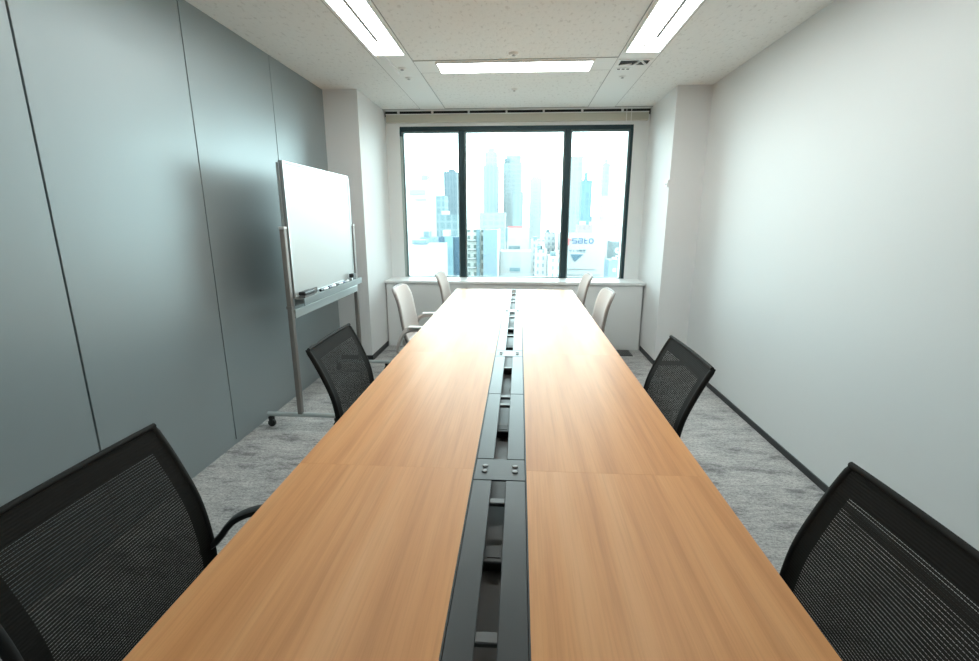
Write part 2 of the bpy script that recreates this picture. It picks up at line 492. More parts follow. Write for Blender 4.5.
# window
win = thing('window_1', 'wide three-pane window with dark frame over the city', 'window', (0, YW+0.1, WZ0), kind='structure')
FY0, FY1 = YW+0.01, YW+0.09
f = MB()
f.box(WX0, WX1, FY0, FY1, WZ1-0.045, WZ1, bev=0.003, seg=1)
f.box(WX0, WX1, FY0, FY1, WZ0-0.03, WZ0, bev=0.003, seg=1)
MB().box(WX0, WX0+0.022, FY0, FY1, WZ0, WZ1-0.10).build('side_jamb', M['lit_jamb'], win)
f.box(WX0, WX0+0.022, FY0, FY1, WZ1-0.10, WZ1-0.045)
f.box(WX1-0.028, WX1, FY0, FY1, WZ0, WZ1-0.045)
f.build('frame', M['frame'], win)
for mx in (-0.651, 0.508):
    MB().box(mx-0.030, mx+0.030, FY0-0.005, FY1, WZ0, WZ1-0.045, bev=0.004, seg=1).build('mullion', M['frame'], win)
for x0, x1 in ((WX0+0.022, -0.681), (-0.621, 0.478), (0.538, WX1-0.028)):
    s = MB(); z0, z1 = WZ0, WZ1-0.045; w = 0.016
    s.box(x0, x0+w, FY0+0.03, FY1-0.01, z0, z1); s.box(x1-w, x1, FY0+0.03, FY1-0.01, z0, z1)
    s.box(x0+w, x1-w, FY0+0.03, FY1-0.01, z1-w, z1); s.box(x0+w, x1-w, FY0+0.03, FY1-0.01, z0, z0+w*0.6)
    sa = s.build('sash', M['frame_inner'], win)
    MB().box(x0+w, x1-w, FY0+0.055, FY0+0.061, z0+w*0.6, z1-w).build('pane', M['glass'], sa)

# window-side cabinets and window board
cb = thing('window_cabinet', 'low white panelled cabinet under the window board', 'cabinet', (-0.06, 5.29, 0))
MB().box(XCL+0.012, XCR-0.02, 5.125, YW-0.002, 0.0, 0.722).build('body', M['white'], cb)
for a, b_ in ((XCL+0.02, -0.56), (-0.555, 0.40), (0.405, XCR-0.03)):
    MB().box(a, b_, 5.118, 5.125, 0.02, 0.718, bev=0.002, seg=1).build('front_panel', M['white'], cb)
tag(MB().box(XCL+0.001, XCR-0.001, 5.10, YW+0.009, 0.724, 0.754, bev=0.003, seg=2).build('window_board', M['gloss_white']),
    'long white window board on top of the low cabinet', 'window sill')

# floor air grille by the cabinet
fg = thing('floor_grille', 'black slotted floor grille in front of the window cabinet at right', 'grille', (1.15, 5.0, 0))
MB().box(1.075, 1.225, 4.875, 5.105, 0.0, 0.004).build('frame', M['black_trim'], fg)
for k in range(7):
    x = 1.09 + k*0.0195
    MB().box(x, x+0.008, 4.89, 5.09, 0.004, 0.007).build('slat', M['duct_bar'], fg)

# rolled-up blind in the pocket
bd = thing('roller_blind', 'raised beige blind along the top of the window', 'blind', (-0.065, YW-0.03, 2.43))
MB().box(XCL+0.02, XCR-0.025, YW-0.050, YW-0.004, 2.435, 2.511, bev=0.004).build('fabric_stack', M['blind'], bd)
MB().box(XCL+0.02, XCR-0.025, YW-0.054, YW-0.004, 2.511, 2.520, bev=0.002, seg=1).build('head_rail', M['gloss_white'], bd)
for x in (-1.33, -0.96, -0.565, -0.16, 0.235, 0.64, 1.06):
    MB().box(x-0.010, x+0.010, YW-0.058, YW-0.02, 2.522, HC+0.098, bev=0.002, seg=1).build('bracket', M['gloss_white'], bd)
for x in (1.10, 1.15):
    c = MB()
    c.tube([(x, YW-0.062, 2.56), (x, YW-0.062, 2.425)], 0.003, n=6).build('pull_cord', M['chain'], bd)

# ------------------------------------------------------------------ ceiling fittings
def troffer(label, x0, x1, y0, y1, split=None, group=None, lamp='lamp'):
    t = thing('ceiling_light', label, 'ceiling light', ((x0+x1)/2, (y0+y1)/2, HC), group)
    fr = MB(); w = 0.012
    z0, z1 = HC-0.016, HC-0.004
    fr.box(x0, x0+w, y0, y1, z0, z1); fr.box(x1-w, x1, y0, y1, z0, z1)
    fr.box(x0+w, x1-w, y0, y0+w*0.5, z0, z1); fr.box(x0+w, x1-w, y1-w*0.5, y1, z0, z1)
    fr.build('frame', M['ceiling_metal'], t)
    MB().box(x0+w, x1-w, y0+w*0.5, y1-w*0.5, HC-0.011, HC-0.005).build('diffuser', M[lamp], t)
    if split:
        xm, ye = split
        MB().box(xm-0.010, xm+0.010, y0+0.02, ye, HC-0.013, HC-0.011).build('centre_strip', M['groove'], t)
        MB().lathe([(0.012, -0.008), (0.018, 0)], (xm+0.045*(1 if xm < 0 else -1), ye+0.12, HC-0.011), n=12).build('clip', M['ceiling_metal'], t)
    return t
G = 'recessed strip lights along the ceiling'
troffer('bright recessed strip light running along the left of the ceiling', -1.055, -0.822, 1.25, 3.63, (-0.947, 3.36), G)
troffer('bright recessed strip light running along the right of the ceiling', 0.705, 0.955, 1.25, 3.665, (0.853, 3.40), G)
troffer('short bright recessed light set crosswise in front of the window', -0.648, 0.53, 3.825, 4.07, lamp='lamp_cross')

def detector(name, label, x, y, r, dark):
    t = thing(name, label, 'ceiling sensor', (x, y, HC), 'small round ceiling fittings')
    MB().lathe([(r*0.75, -0.012), (r, -0.004), (r, 0.0)], (x, y, HC)).build('rose', M['gloss_white'], t)
    MB().lathe([(r*0.28, -0.020), (r*0.42, -0.017), (r*0.3, -0.012)], (x, y, HC)).build('nozzle', M[dark], t)
detector('sprinkler_head', 'sprinkler head in the textured ceiling in front of the crosswise light', -0.061, 3.676, 0.036, 'alu')
detector('sprinkler_head', 'small sprinkler head between the crosswise light and the blind', -0.069, 4.624, 0.028, 'alu')
detector('sprinkler_head', 'sprinkler head in the left metal ceiling strip, nearer the window', -0.936, 4.21, 0.03, 'alu')
detector('ceiling_speaker', 'small grey round fitting in the left ceiling strip just beyond the light', -0.93, 3.957, 0.034, 'groove')
detector('sprinkler_head', 'small sprinkler head behind the air vent in the right ceiling strip', 0.818, 4.27, 0.03, 'alu')
# two thin white raised bars beyond the left light
cv = thing('white_bar', 'slim white raised bars on the left ceiling strip beyond the light', 'cable cover', (-0.985, 3.86, HC))
MB().box(-0.995, -0.975, 3.64, 4.10, HC-0.018, HC-0.004, bev=0.004).build('long_bar', M['gloss_white'], cv)
MB().box(-1.052, -1.038, 3.64, 3.77, HC-0.014, HC-0.004, bev=0.003).build('short_bar', M['gloss_white'], cv)
# air vent in the right strip
av = thing('ceiling_vent', 'dark air vent with white diagonal blades in the right ceiling strip', 'air vent', (0.828, 3.91, HC))
vf = MB(); z0, z1 = HC-0.010, HC-0.004
vf.box(0.705, 0.95, 3.835, 3.853, z0, z1); vf.box(0.705, 0.95, 3.967, 3.985, z0, z1)
vf.box(0.705, 0.722, 3.853, 3.967, z0, z1); vf.box(0.933, 0.95, 3.853, 3.967, z0, z1)
vf.build('frame', M['gloss_white'], av)
MB().box(0.722, 0.933, 3.853, 3.967, HC-0.006, HC-0.004).build('dark_opening', M['recess_shade'], av)  # flat dark sheet in place of the shaded hole
for p0, p1 in (((0.835, 3.967), (0.868, 3.855)), ((0.868, 3.856), (0.928, 3.965)), ((0.815, 3.93), (0.74, 3.967))):
    MB().obox((*p0, HC-0.009), (*p1, HC-0.009), 0.016, 0.006).build('blade', M['gloss_white'], av)
sp = thing('ceiling_socket', 'row of three small dark ceiling outlets behind the air vent', 'outlet', (0.78, 4.06, HC))
MB().box(0.722, 0.838, 4.035, 4.085, HC-0.008, HC-0.004, bev=0.002, seg=1).build('plate', M['gloss_white'], sp)
for x in (0.745, 0.78, 0.815):
    MB().box(x-0.010, x+0.010, 4.052, 4.068, HC-0.010, HC-0.008).build('outlet', M['recess_shade'], sp)

# small thermostat on the column corner
th = thing('wall_sensor', 'tiny white sensor on the corner of the right column', 'sensor', (XCR-0.01, 4.62, 1.74))
MB().box(XCR-0.016, XCR, 4.585, 4.655, 1.71, 1.77, bev=0.005).build('case', M['gloss_white'], th)
MB().box(XCR-0.018, XCR-0.016, 4.60, 4.64, 1.725, 1.742).build('slot', M['groove'], th)

# ------------------------------------------------------------------ conference table
TL, TR, DL, DR, T = -0.6385, 0.5403, -0.1186, 0.0275, 0.72
Y0, Y1 = 0.022, 4.768
tb = thing('conference_table', 'long oak conference table with a dark cable channel down its middle', 'table', (-0.045, 2.4, 0))
ys = [Y0, 1.222, 2.422, 3.622, Y1]
for a, b_ in zip(ys, ys[1:]):
    for x0, x1 in ((TL, DL-0.003), (DR+0.003, TR)):
        p = MB().box(x0, x1, a+0.0002, b_-0.0002, T-0.028, T, bev=0.0002, seg=1)
        # own origin, so that each board carries its own grain
        o = p.build('tabletop_panel', M['wood'], tb)
# cable channel
ch = MB()
ch.box(DL-0.003, DL, Y0, Y1, T-0.11, T-0.001); ch.box(DR, DR+0.003, Y0, Y1, T-0.11, T-0.001)
ch.build('channel_side', M['black_trim'], tb)
MB().box(DL, DR, Y0, Y1, T-0.08, T-0.07).build('cable_tray', M['tray'], tb)
SX0, SX1 = -0.066, -0.027
plates = [(a-0.055, a+0.062) for a in (1.222, 2.422, 3.622)]
segs = []
edges = [Y0] + [v for p in plates for v in p] + [Y1-0.035]
for k in range(0, len(edges), 2):
    a, b_ = edges[k], edges[k+1]
    segs += [(a, (a+b_)/2), ((a+b_)/2, b_)]
for a, b_ in segs:
    for x0, x1 in ((DL+0.001, SX0), (SX1, DR-0.001)):
        MB().box(x0, x1, a+0.0015, b_-0.0015, T-0.006, T-0.0005, bev=0.0012, seg=1).build('channel_flap', M['duct'], tb)
for a, b_ in plates + [(Y1-0.035, Y1)]:
    pt = MB().box(DL+0.001, DR-0.001, a+0.001, b_-0.001, T-0.006, T-0.0003, bev=0.0012, seg=1).build('joint_plate', M['duct'], tb)
    if b_ < Y1-0.01:
        c = (a+b_)/2
        for x in (-0.089, -0.002):
            for dy in (-0.015, 0.014):
                MB().lathe([(0.0085, 0), (0.0085, 0.002), (0.0065, 0.0038), (0.002, 0.0042)], (x, c+dy, T-0.0004), n=16).build('screw_cap', M['bolt'], pt)
for y in (0.671, 1.08, 1.73, 1.815, 2.20, 2.85, 3.03, 3.42, 4.06, 4.25, 4.55):
    MB().box(SX0-0.01, SX1+0.01, y-0.012, y+0.012, T-0.018, T-0.0065, bev=0.002, seg=1).build('crossbar', M['duct_bar'], tb)
for y in (0.90, 1.565, 2.28, 2.70, 3.2, 3.9):
    so = MB().box(-0.085, 0.0, y, y+0.06, T-0.07, T-0.045, bev=0.004).build('socket_block', M['socket'], tb)
    MB().box(-0.062, -0.032, y+0.015, y+0.045, T-0.045, T-0.0435).build('outlet', M['black_plastic'], so)
cbn = MB()
cbn.tube([(-0.085+0.006*math.sin(k*1.7), Y0+0.1+k*0.155, T-0.064+0.002*math.cos(k*2.3)) for k in range(30)], 0.004, n=8)
cbn.build('cable', M['socket'], tb, smooth=True)
# pedestals and beams
for y in (0.30, 1.222, 2.422, 3.622, 4.5):
    lg = MB()
    lg.box(-0.105, 0.015, y-0.035, y+0.035, 0.025, T-0.112, bev=0.004)
    lg.box(-0.15, 0.06, y-0.05, y+0.05, 0.0, 0.025, bev=0.006)
    lg.build('leg', M['leg_metal'], tb)
for x in (-0.36, 0.27):
    MB().box(x-0.02, x+0.02, Y0+0.1, Y1-0.1, T-0.062, T-0.029, bev=0.003, seg=1).build('beam', M['leg_metal'], tb)
for y in (0.30, 1.222, 2.422, 3.622, 4.5):
    for x0, x1 in ((-0.52, DL-0.004), (DR+0.004, 0.42)):
        MB().box(x0, x1, y-0.02, y+0.02, T-0.068, T-0.029, bev=0.003, seg=1).build('bracket', M['leg_metal'], tb)

# ------------------------------------------------------------------ chairs
def smooth_path(P, n):
    """Catmull-Rom through the points, n samples"""
    P = [Vector(p) for p in P]
    Q = [2*P[0]-P[1]] + P + [2*P[-1]-P[-2]]
    L = [0]
    for a, b in zip(P, P[1:]): L.append(L[-1]+(b-a).length)
    out = []
    for k in range(n+1):
        s = L[-1]*k/n
        i = max(j for j in range(len(P)-1) if L[j] <= s+1e-9)
        t = (s-L[i])/(L[i+1]-L[i])
        a, b, c, d = Q[i:i+4]
        out.append(0.5*((2*b)+(-a+c)*t+(2*a-5*b+4*c-d)*t*t+(-a+3*b-3*c+d)*t**3))
    return out, L[-1]

def star_base(root, m_base, m_gas, r=0.25):
    hub = MB().lathe([(0.032, 0.062), (0.036, 0.07), (0.036, 0.105), (0.028, 0.115)], n=20)
    hub.build('base_hub', m_base, root, smooth=True)
    MB().lathe([(0.022, 0.11), (0.022, 0.25), (0.014, 0.252), (0.014, 0.395)], n=16).build('gas_lift', m_gas, root, smooth=True)
    for k in range(5):
        a = 2*math.pi*k/5 + 0.31
        d = Vector((math.cos(a), math.sin(a), 0))
        s = MB()
        s.tube([d*0.03+Vector((0, 0, 0.09)), d*r*0.6+Vector((0, 0, 0.082)), d*r+Vector((0, 0, 0.068))], 1, n=10, radii=[0.022, 0.018, 0.013])
        lg = s.build('base_leg', m_base, root, smooth=True)
        w = MB()
        side = Vector((-d.y, d.x, 0))
        for q in (-1, 1):
            c = d*r + side*0.014*q + Vector((0, 0, 0.0275))
            w.tube([c-side*0.008, c-side*0.006, c+side*0.006, c+side*0.008], 1, n=18, radii=[0.022, 0.0275, 0.0275, 0.022])
        w.tube([d*r+Vector((0, 0, 0.0275)), d*r+Vector((0, 0, 0.068))], 0.008, n=8)
        w.build('caster', M['rubber'], lg, smooth=True)

def black_chair(label, group):
    root = thing('mesh_chair', label, 'chair', (0, 0, 0), group)
    HW = 0.233
    prof = [(-0.352, 0.902), (-0.325, 0.852), (-0.294, 0.785), (-0.263, 0.705), (-0.247, 0.63), (-0.239, 0.55), (-0.240, 0.475), (-0.25, 0.44)]
    pts, L = smooth_path([(x, 0, z) for x, z in prof], 24)
    def bulge(y): return 0.007*((y/HW)**2-1)     # the back wraps slightly round the sitter
    def fn(u, v):
        p = pts[int(round((1-v)*24))]
        y = (u-0.5)*2*HW
        return (p.x+bulge(y)+0.007, y, p.z - 0.006*(abs(y)/HW)**6*(v > 0.99))
    g = MB().grid(20, 24, fn, lambda u, v: ((u-0.5)*2*HW, v*L))
    g.build('backrest', M['black_mesh'], root, smooth=True, fix=False)
    fr = MB()
    side = lambda q: [Vector((p.x, q*(HW+0.002), p.z)) for p in pts]
    for q in (-1, 1):
        fr.tube(side(q)+[Vector((-0.20, q*0.215, 0.415))], 0.0, n=10, radii=[0.007]+[0.0105]*23+[0.012, 0.014], up=(1, 0, 0))
    top = [Vector((pts[0].x+bulge(y)+0.007, y, pts[0].z)) for y in [(-HW-0.004)+(2*HW+0.008)*k/16 for k in range(17)]]
    fr.tube(top, 0.007, n=10)
    bot = [Vector((pts[-1].x+bulge(y)+0.007, y, pts[-1].z)) for y in [-HW+(2*HW)*k/16 for k in range(17)]]
    fr.tube(bot, 0.010, n=10)
    fr.build('back_frame', M['black_matte'], root, smooth=True)
    s = MB()
    def seat(u, v):
        x = -0.245+u*0.47; y = (v-0.5)*0.46
        z = 0.452 - 0.03*max(0, (u-0.72)/0.28)**2 - 0.012*math.exp(-((u-0.35)/0.25)**2)*math.exp(-((v-0.5)/0.3)**2)
        cu = max(0, abs(u-0.5)-0.38)/0.12; cv = max(0, abs(v-0.5)-0.40)/0.10
        k = 1-0.08*(cu*cv)
        return (-0.01+(x+0.01)*k, y*k, z-0.014*(cu**3+cv**3))
    s.grid(16, 16, seat)
    s.build('seat', M['black_fabric'], root, smooth=True, solid=0.045)
    MB().box(-0.20, 0.19, -0.19, 0.19, 0.405, 0.425, bev=0.008).build('seat_pan', M['black_plastic'], root)
    MB().box(-0.10, 0.10, -0.075, 0.075, 0.375, 0.406, bev=0.01).build('tilt_mechanism', M['black_plastic'], root)
    for q in (-1, 1):
        path, _ = smooth_path([(-0.262, q*0.228, 0.535), (-0.222, q*0.246, 0.565), (-0.185, q*0.262, 0.612), (-0.12, q*0.272, 0.640), (-0.03, q*0.272, 0.648),
                               (0.055, q*0.270, 0.640), (0.085, q*0.266, 0.60), (0.055, q*0.262, 0.52), (0.02, q*0.245, 0.44), (0.0, q*0.185, 0.412)], 28)
        sec = [(-0.017, -0.006), (-0.012, -0.009), (0.012, -0.009), (0.017, -0.006), (0.017, 0.006), (0.012, 0.009), (-0.012, 0.009), (-0.017, 0.006)]
        MB().tube(path, 1, sect=sec, up=(-0.7, 0, 1)).build('armrest', M['black_plastic'], root, smooth=True)
    star_base(root, M['black_plastic'], M['leg_metal'])
    return root

def pale_chair(label, group):
    root = thing('upholstered_chair', label, 'chair', (0, 0, 0), group)
    prof = [(-0.350, 0.893), (-0.327, 0.835), (-0.309, 0.77), (-0.296, 0.69), (-0.284, 0.61), (-0.268, 0.53), (-0.245, 0.475)]
    N = 26
    pts, L = smooth_path([(x, 0, z) for x, z in prof], N)
    def half(v):                       # half width over the height, rounded top corners
        w = 0.205+0.014*min(1, (1-v)*1.6)
        d = (1-v)*L
        r = 0.065
        if d < r: w -= r*(1-math.sqrt(max(0, 1-((r-d)/r)**2)))
        return w
    def fn(off):
        def g(u, v):
            vv = min(1, v); k = (1-vv)*N; i = min(N-1, int(k)); p = pts[i].lerp(pts[i+1], k-i)
            w = half(vv); y = (u-0.5)*2*w
            cx = 0.030*(y/0.218)**2
            return (p.x+cx+off, y, p.z)
        return g
    MB().grid(16, 30, fn(0.0)).build('backrest', M['shell'], root, smooth=True, solid=0.022)
    ed = []
    for k in range(0, 31): ed.append(fn(-0.006)(0, k/30))
    for k in range(1, 8): ed.append(fn(-0.006)(k/8, 1.0))
    for k in range(30, -1, -1): ed.append(fn(-0.006)(1, k/30))
    MB().tube(ed, 0.0095, n=8, up=(1, 0, 0)).build('back_frame', M['shell_edge'], root, smooth=True)
    s = MB()
    def seat(u, v):
        x = -0.27+u*0.48
        hw = 0.225+0.02*math.sin(math.pi*u)
        y = (v-0.5)*2*hw
        cu = max(0, abs(u-0.5)-0.36)/0.14
        y *= 1-0.10*cu*cu
        z = 0.468 - 0.035*max(0, (u-0.7)/0.3)**2 + 0.018*(abs(v-0.5)*2)**3
        return (x, y, z)
    s.grid(16, 16, seat)
    s.build('seat', M['shell'], root, smooth=True, solid=0.045)
    MB().box(-0.21, 0.17, -0.19, 0.19, 0.418, 0.44, bev=0.008).build('seat_pan', M['shell_edge'], root)
    MB().box(-0.10, 0.10, -0.07, 0.07, 0.38, 0.419, bev=0.01).build('tilt_mechanism', M['light_plastic'], root)
    sp = smooth_path([(-0.08, 0, 0.40), (-0.20, 0, 0.405), (-0.268, 0, 0.44), (-0.290, 0, 0.52), (-0.306, 0, 0.60)], 16)[0]
    MB().tube(sp, 1, sect=[(-0.03, -0.007), (0.03, -0.007), (0.03, 0.007), (-0.03, 0.007)], up=(0, 0, 1)).build('back_spine', M['shell_edge'], root, smooth=True)
    for q in (-1, 1):
        ap = smooth_path([(-0.08, q*0.17, 0.420), (-0.22, q*0.205, 0.392), (-0.295, q*0.220, 0.400), (-0.305, q*0.228, 0.445), (-0.268, q*0.240, 0.535),
                          (-0.215, q*0.262, 0.598), (-0.12, q*0.266, 0.612), (0.02, q*0.264, 0.612)], 32)[0]
        a = MB().tube(ap, 1, sect=[(-0.024, -0.008), (0.024, -0.008), (0.024, 0.008), (-0.024, 0.008)], up=(0, 0, -1)).build('armrest', M['shell'], root, smooth=True)
        MB().box(-0.205, 0.05, q*0.266-0.028, q*0.266+0.028, 0.615, 0.630, bev=0.006).build('arm_pad', M['light_plastic'], a)
    star_base(root, M['light_plastic'], M['chrome'])
    return root

GB, GW = 'black mesh chairs around the near half of the table', 'pale upholstered chairs near the window'
bc = black_chair('black mesh-back chair in the near left corner, largest on the left', GB)
spots = [(bc, -0.592, 0.83, 0, None), (None, -0.508, 2.03, 0, 'black mesh-back chair on the left side in front of the whiteboard'),
         (None, 0.388, 0.742, math.pi, 'black mesh-back chair in the near right corner against the white wall'),
         (None, 0.352, 1.885, math.pi, 'black mesh-back chair at the middle of the right table side')]
for o, x, y, a, lab in spots:
    if o is None: o = copy_tree(bc); o['label'] = lab
    o.location = (x, y, 0); o.rotation_euler = (0, 0, a)
wc = pale_chair('pale greige chair on the left just beyond the whiteboard and black chair', GW)
for o, x, y, a, lab in [(wc, -0.625, 3.68, 0, None), (None, -0.455, 4.61, 0, 'pale greige chair at the far left end of the table by the window'),
                        (None, 0.348, 3.56, math.pi, 'pale greige chair on the right side, the nearer of the two there'),
                        (None, 0.340, 4.57, math.pi, 'pale greige chair at the far right end of the table by the window')]:
    if o is None: o = copy_tree(wc); o['label'] = lab
    o.location = (x, y, 0); o.rotation_euler = (0, 0, a)

# ------------------------------------------------------------------ whiteboard
wb = thing('whiteboard', 'mobile whiteboard on grey posts with casters beside the grey partition', 'whiteboard', (-1.5, 3.58, 0))
PX, PN, PF = -1.50, 2.955, 4.215
BX = -1.478
bo = MB().box(BX-0.020, BX-0.002, 2.995, 4.115, 0.918, 1.762).build('board', M['board'], wb)
MB().box(BX-0.024, BX-0.020, 2.995, 4.115, 0.918, 1.762).build('board_back', M['board_back'], wb)
fr = MB()
for (a, b_, c, d) in ((2.983, 2.995, 0.905, 1.775), (4.115, 4.127, 0.905, 1.775), (2.995, 4.115, 0.905, 0.918), (2.995, 4.115, 1.762, 1.775)):
    fr.box(BX-0.026, BX+0.002, a, b_, c, d, bev=0.002, seg=1)
fr.build('board_frame', M['alu'], wb)
for y in (PN, PF):
    p = MB().box(PX-0.016, PX+0.016, y-0.02, y+0.02, 0.10, 1.36, bev=0.006).build('post', M['post'], wb, smooth=True)
    MB().box(PX-0.018, PX+0.018, y-0.022, y+0.022, 1.355, 1.372, bev=0.003).build('post_cap', M['light_plastic'], p)
    MB().box(PX-0.019, PX+0.019, y-0.023, y+0.023, 0.842, 0.862, bev=0.003).build('collar', M['post'], p)
    MB().box(PX-0.012, PX+0.004, y+(0.012 if y < 3 else -0.018), y+(0.020 if y < 3 else -0.026), 1.36, 1.76).build('upper_rail', M['alu'], p)
    ft = MB().tube([(-1.74, y, 0.092), (-1.215, y, 0.092)], 0.016, n=12).build('foot', M['grey_bar'], wb, smooth=True)
    for x in (-1.715, -1.245):
        c = MB()
        c.lathe([(0.020, -0.012), (0.026, -0.009), (0.026, 0.009), (0.020, 0.012)], (x, y, 0.0262), axis='Y', n=20)
        c.box(x-0.012, x+0.012, y-0.018, y-0.013, 0.022, 0.066); c.box(x-0.012, x+0.012, y+0.013, y+0.018, 0.022, 0.066)
        c.box(x-0.014, x+0.014, y-0.018, y+0.018, 0.062, 0.077)
        c.build('caster', M['rubber'], ft, smooth=True)
tr = MB()
tr.box(BX+0.003, BX+0.062, 2.985, 4.14, 0.898, 0.904)
tr.box(BX+0.059, BX+0.063, 2.985, 4.14, 0.858, 0.908, bev=0.001, seg=1)
tr.box(BX-0.004, BX+0.003, 2.985, 4.14, 0.858, 0.9045)
tr.build('pen_tray', M['tray_grey'], wb)
MB().box(PX-0.008, PX+0.022, PN+0.02, PF-0.02, 0.772, 0.832, bev=0.004).build('crossbar', M['grey_bar'], wb)
TZ = 0.9045
er = thing('whiteboard_eraser', 'black whiteboard eraser at the near end of the pen tray', 'eraser', (BX+0.032, 3.09, TZ))
MB().box(BX+0.010, BX+0.054, 3.02, 3.17, TZ, TZ+0.014, bev=0.002, seg=1).build('pad', M['felt'], er)
MB().box(BX+0.008, BX+0.056, 3.018, 3.172, TZ+0.014, TZ+0.040, bev=0.008).build('handle', M['black_plastic'], er)
er2 = thing('magnet_bar', 'grey magnet bar standing behind the black eraser on the pen tray', 'magnet', (BX+0.008, 3.25, TZ))
MB().box(BX+0.003, BX+0.014, 3.18, 3.31, TZ, TZ+0.034, bev=0.003).build('bar', M['felt'], er2)
for k, (y, lab) in enumerate(((3.38, 'white board marker with a dark cap lying nearest the eraser'), (3.53, 'white board marker second from the eraser on the pen tray'),
                              (3.68, 'white board marker third from the eraser on the pen tray'), (3.82, 'white board marker nearest the far end of the pen tray'))):
    t = thing('marker', lab, 'marker', (BX+0.04, y, TZ), 'board markers on the pen tray')
    MB().lathe([(0.007, -0.055), (0.009, -0.05), (0.009, 0.03)], (BX+0.04, y+0.02, TZ+0.0092), axis='Y', n=14).build('barrel', M['pen_white'], t, smooth=True)
    MB().lathe([(0.0094, -0.082), (0.0094, -0.035), (0.0085, -0.033)], (BX+0.04, y+0.0, TZ+0.0096), axis='Y', n=14).build('cap', M['pen_navy' if k % 2 else 'black_plastic'], t, smooth=True)
ce = thing('tray_clip', 'black square magnet clip at the far end of the pen tray', 'clip', (BX+0.03, 4.0, TZ))
MB().box(BX+0.012, BX+0.052, 3.965, 4.035, TZ, TZ+0.052, bev=0.006).build('body', M['black_plastic'], ce)
MB().box(BX+0.015, BX+0.049, 3.935, 3.965, TZ, TZ+0.020, bev=0.003).build('tongue', M['alu'], ce)

# ------------------------------------------------------------------ city outside the window
GZ = -45.0
struct('ground_outside', MB().box(-600, 700, 20, 1500, GZ-1, GZ), plain('pale_street_ground', (0.22, 0.23, 0.23), 0.9))
C = {}  # far facades are paled, so distance haze sits in their colour
def pal(n, *a): C[n] = facade(n, *a)
pal('hazy_tower_facade', (0.36, 0.43, 0.45), (0.27, 0.35, 0.38), 3.2, 60, 0.5)
pal('hazy_grid_facade', (0.42, 0.48, 0.50), (0.33, 0.40, 0.42), 4, 4, 0.6)
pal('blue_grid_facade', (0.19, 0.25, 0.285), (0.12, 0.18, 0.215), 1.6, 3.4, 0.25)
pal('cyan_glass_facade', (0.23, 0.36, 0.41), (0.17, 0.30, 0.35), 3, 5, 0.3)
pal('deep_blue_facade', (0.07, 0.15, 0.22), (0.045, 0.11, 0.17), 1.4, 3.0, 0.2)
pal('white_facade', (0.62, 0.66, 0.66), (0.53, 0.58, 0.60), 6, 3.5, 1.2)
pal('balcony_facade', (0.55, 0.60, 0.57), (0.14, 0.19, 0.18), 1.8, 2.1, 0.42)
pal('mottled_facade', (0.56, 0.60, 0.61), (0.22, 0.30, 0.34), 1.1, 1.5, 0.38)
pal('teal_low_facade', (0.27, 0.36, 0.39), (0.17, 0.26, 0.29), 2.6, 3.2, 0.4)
C['slab'] = plain('plain_blue_grey_cladding', (0.091, 0.128, 0.150), 0.7, spec=0.2)
C['whiteclad'] = plain('plain_white_cladding', (0.199, 0.214, 0.218), 0.7, spec=0.2)
C['pinkish'] = facade('pinkish_facade', (0.48, 0.42, 0.42), (0.38, 0.32, 0.33), 1.4, 2.5, 0.3)
C['greyclad'] = plain('grey_cladding', (0.072, 0.090, 0.095), 0.7, spec=0.2)
C['sign_blue'] = plain('blue_sign_letters', (0.008, 0.045, 0.125), 0.5, spec=0.2)
C['sign_red'] = plain('red_sign_mark', (0.30, 0.09, 0.09), 0.5, spec=0.2)
C['sign_grey'] = plain('grey_sign_letters', (0.045, 0.08, 0.105), 0.5, spec=0.2)
C['sign_white'] = plain('white_sign_disc', (0.256, 0.270, 0.270), 0.5, spec=0.2)
C['faint'] = plain('faint_grey_lettering', (0.142, 0.150, 0.150), 0.6, spec=0.2)

def bldg(label, x0, x1, d, zt, depth, m, extra=None, name='office_building', group=None, cat='building'):
    """extra: list of (part name, x0, x1, y0, y1, z0, z1, material)"""
    t = thing(name, label, cat, ((x0+x1)/2, d+depth/2, GZ), group)
    MB().box(x0, x1, d, d+depth, GZ, zt).build('facade', C[m], t)
    w = min(0.3, (x1-x0)*0.03)
    pr = MB()
    h = (x1-x0)*0.02
    pr.box(x0, x1, d, d+w, zt, zt+h); pr.box(x0, x1, d+depth-w, d+depth, zt, zt+h)
    pr.box(x0, x0+w, d+w, d+depth-w, zt, zt+h); pr.box(x1-w, x1, d+w, d+depth-w, zt, zt+h)
    pr.build('parapet', C[m], t)
    for e in (extra or []):
        MB().box(*e[1:7]).build(e[0], C[e[7]], t)
    return t
GT, GN = 'distant pale office towers', 'city blocks close to the window'
bldg('large near-white block at the left edge of the left pane', -37.1, -28.6, 150, 12.7, 14, 'whiteclad',
     [('roof_box', -31, -29.2, 152, 158, 12.9, 14.6, 'hazy_grid_facade'), ('faint_sign', -34.2, -29.6, 149.8, 150, 8.6, 9.9, 'faint'), ('faint_sign', -32.6, -29.3, 149.8, 150, 6.9, 7.3, 'faint')], group=GN)
bldg('tall blue-grey tower with a window grid beside the left mullion', -40.9, -33.9, 260, 25.4, 18, 'blue_grid_facade',
     [('roof_box', -39, -36, 264, 272, 25.5, 27, 'blue_grid_facade')], group=GT)
bldg('teal mid-rise annex in front of the blue-grey tower', -42.2, -36.0, 230, 11.8, 12, 'teal_low_facade', group=GT)
bldg('low teal block below the blue-grey tower', -36.9, -26.0, 200, 2.6, 12, 'teal_low_facade',
     [('roof_box', -33, -30, 202, 206, 2.8, 4.4, 'white_facade')], group=GN)
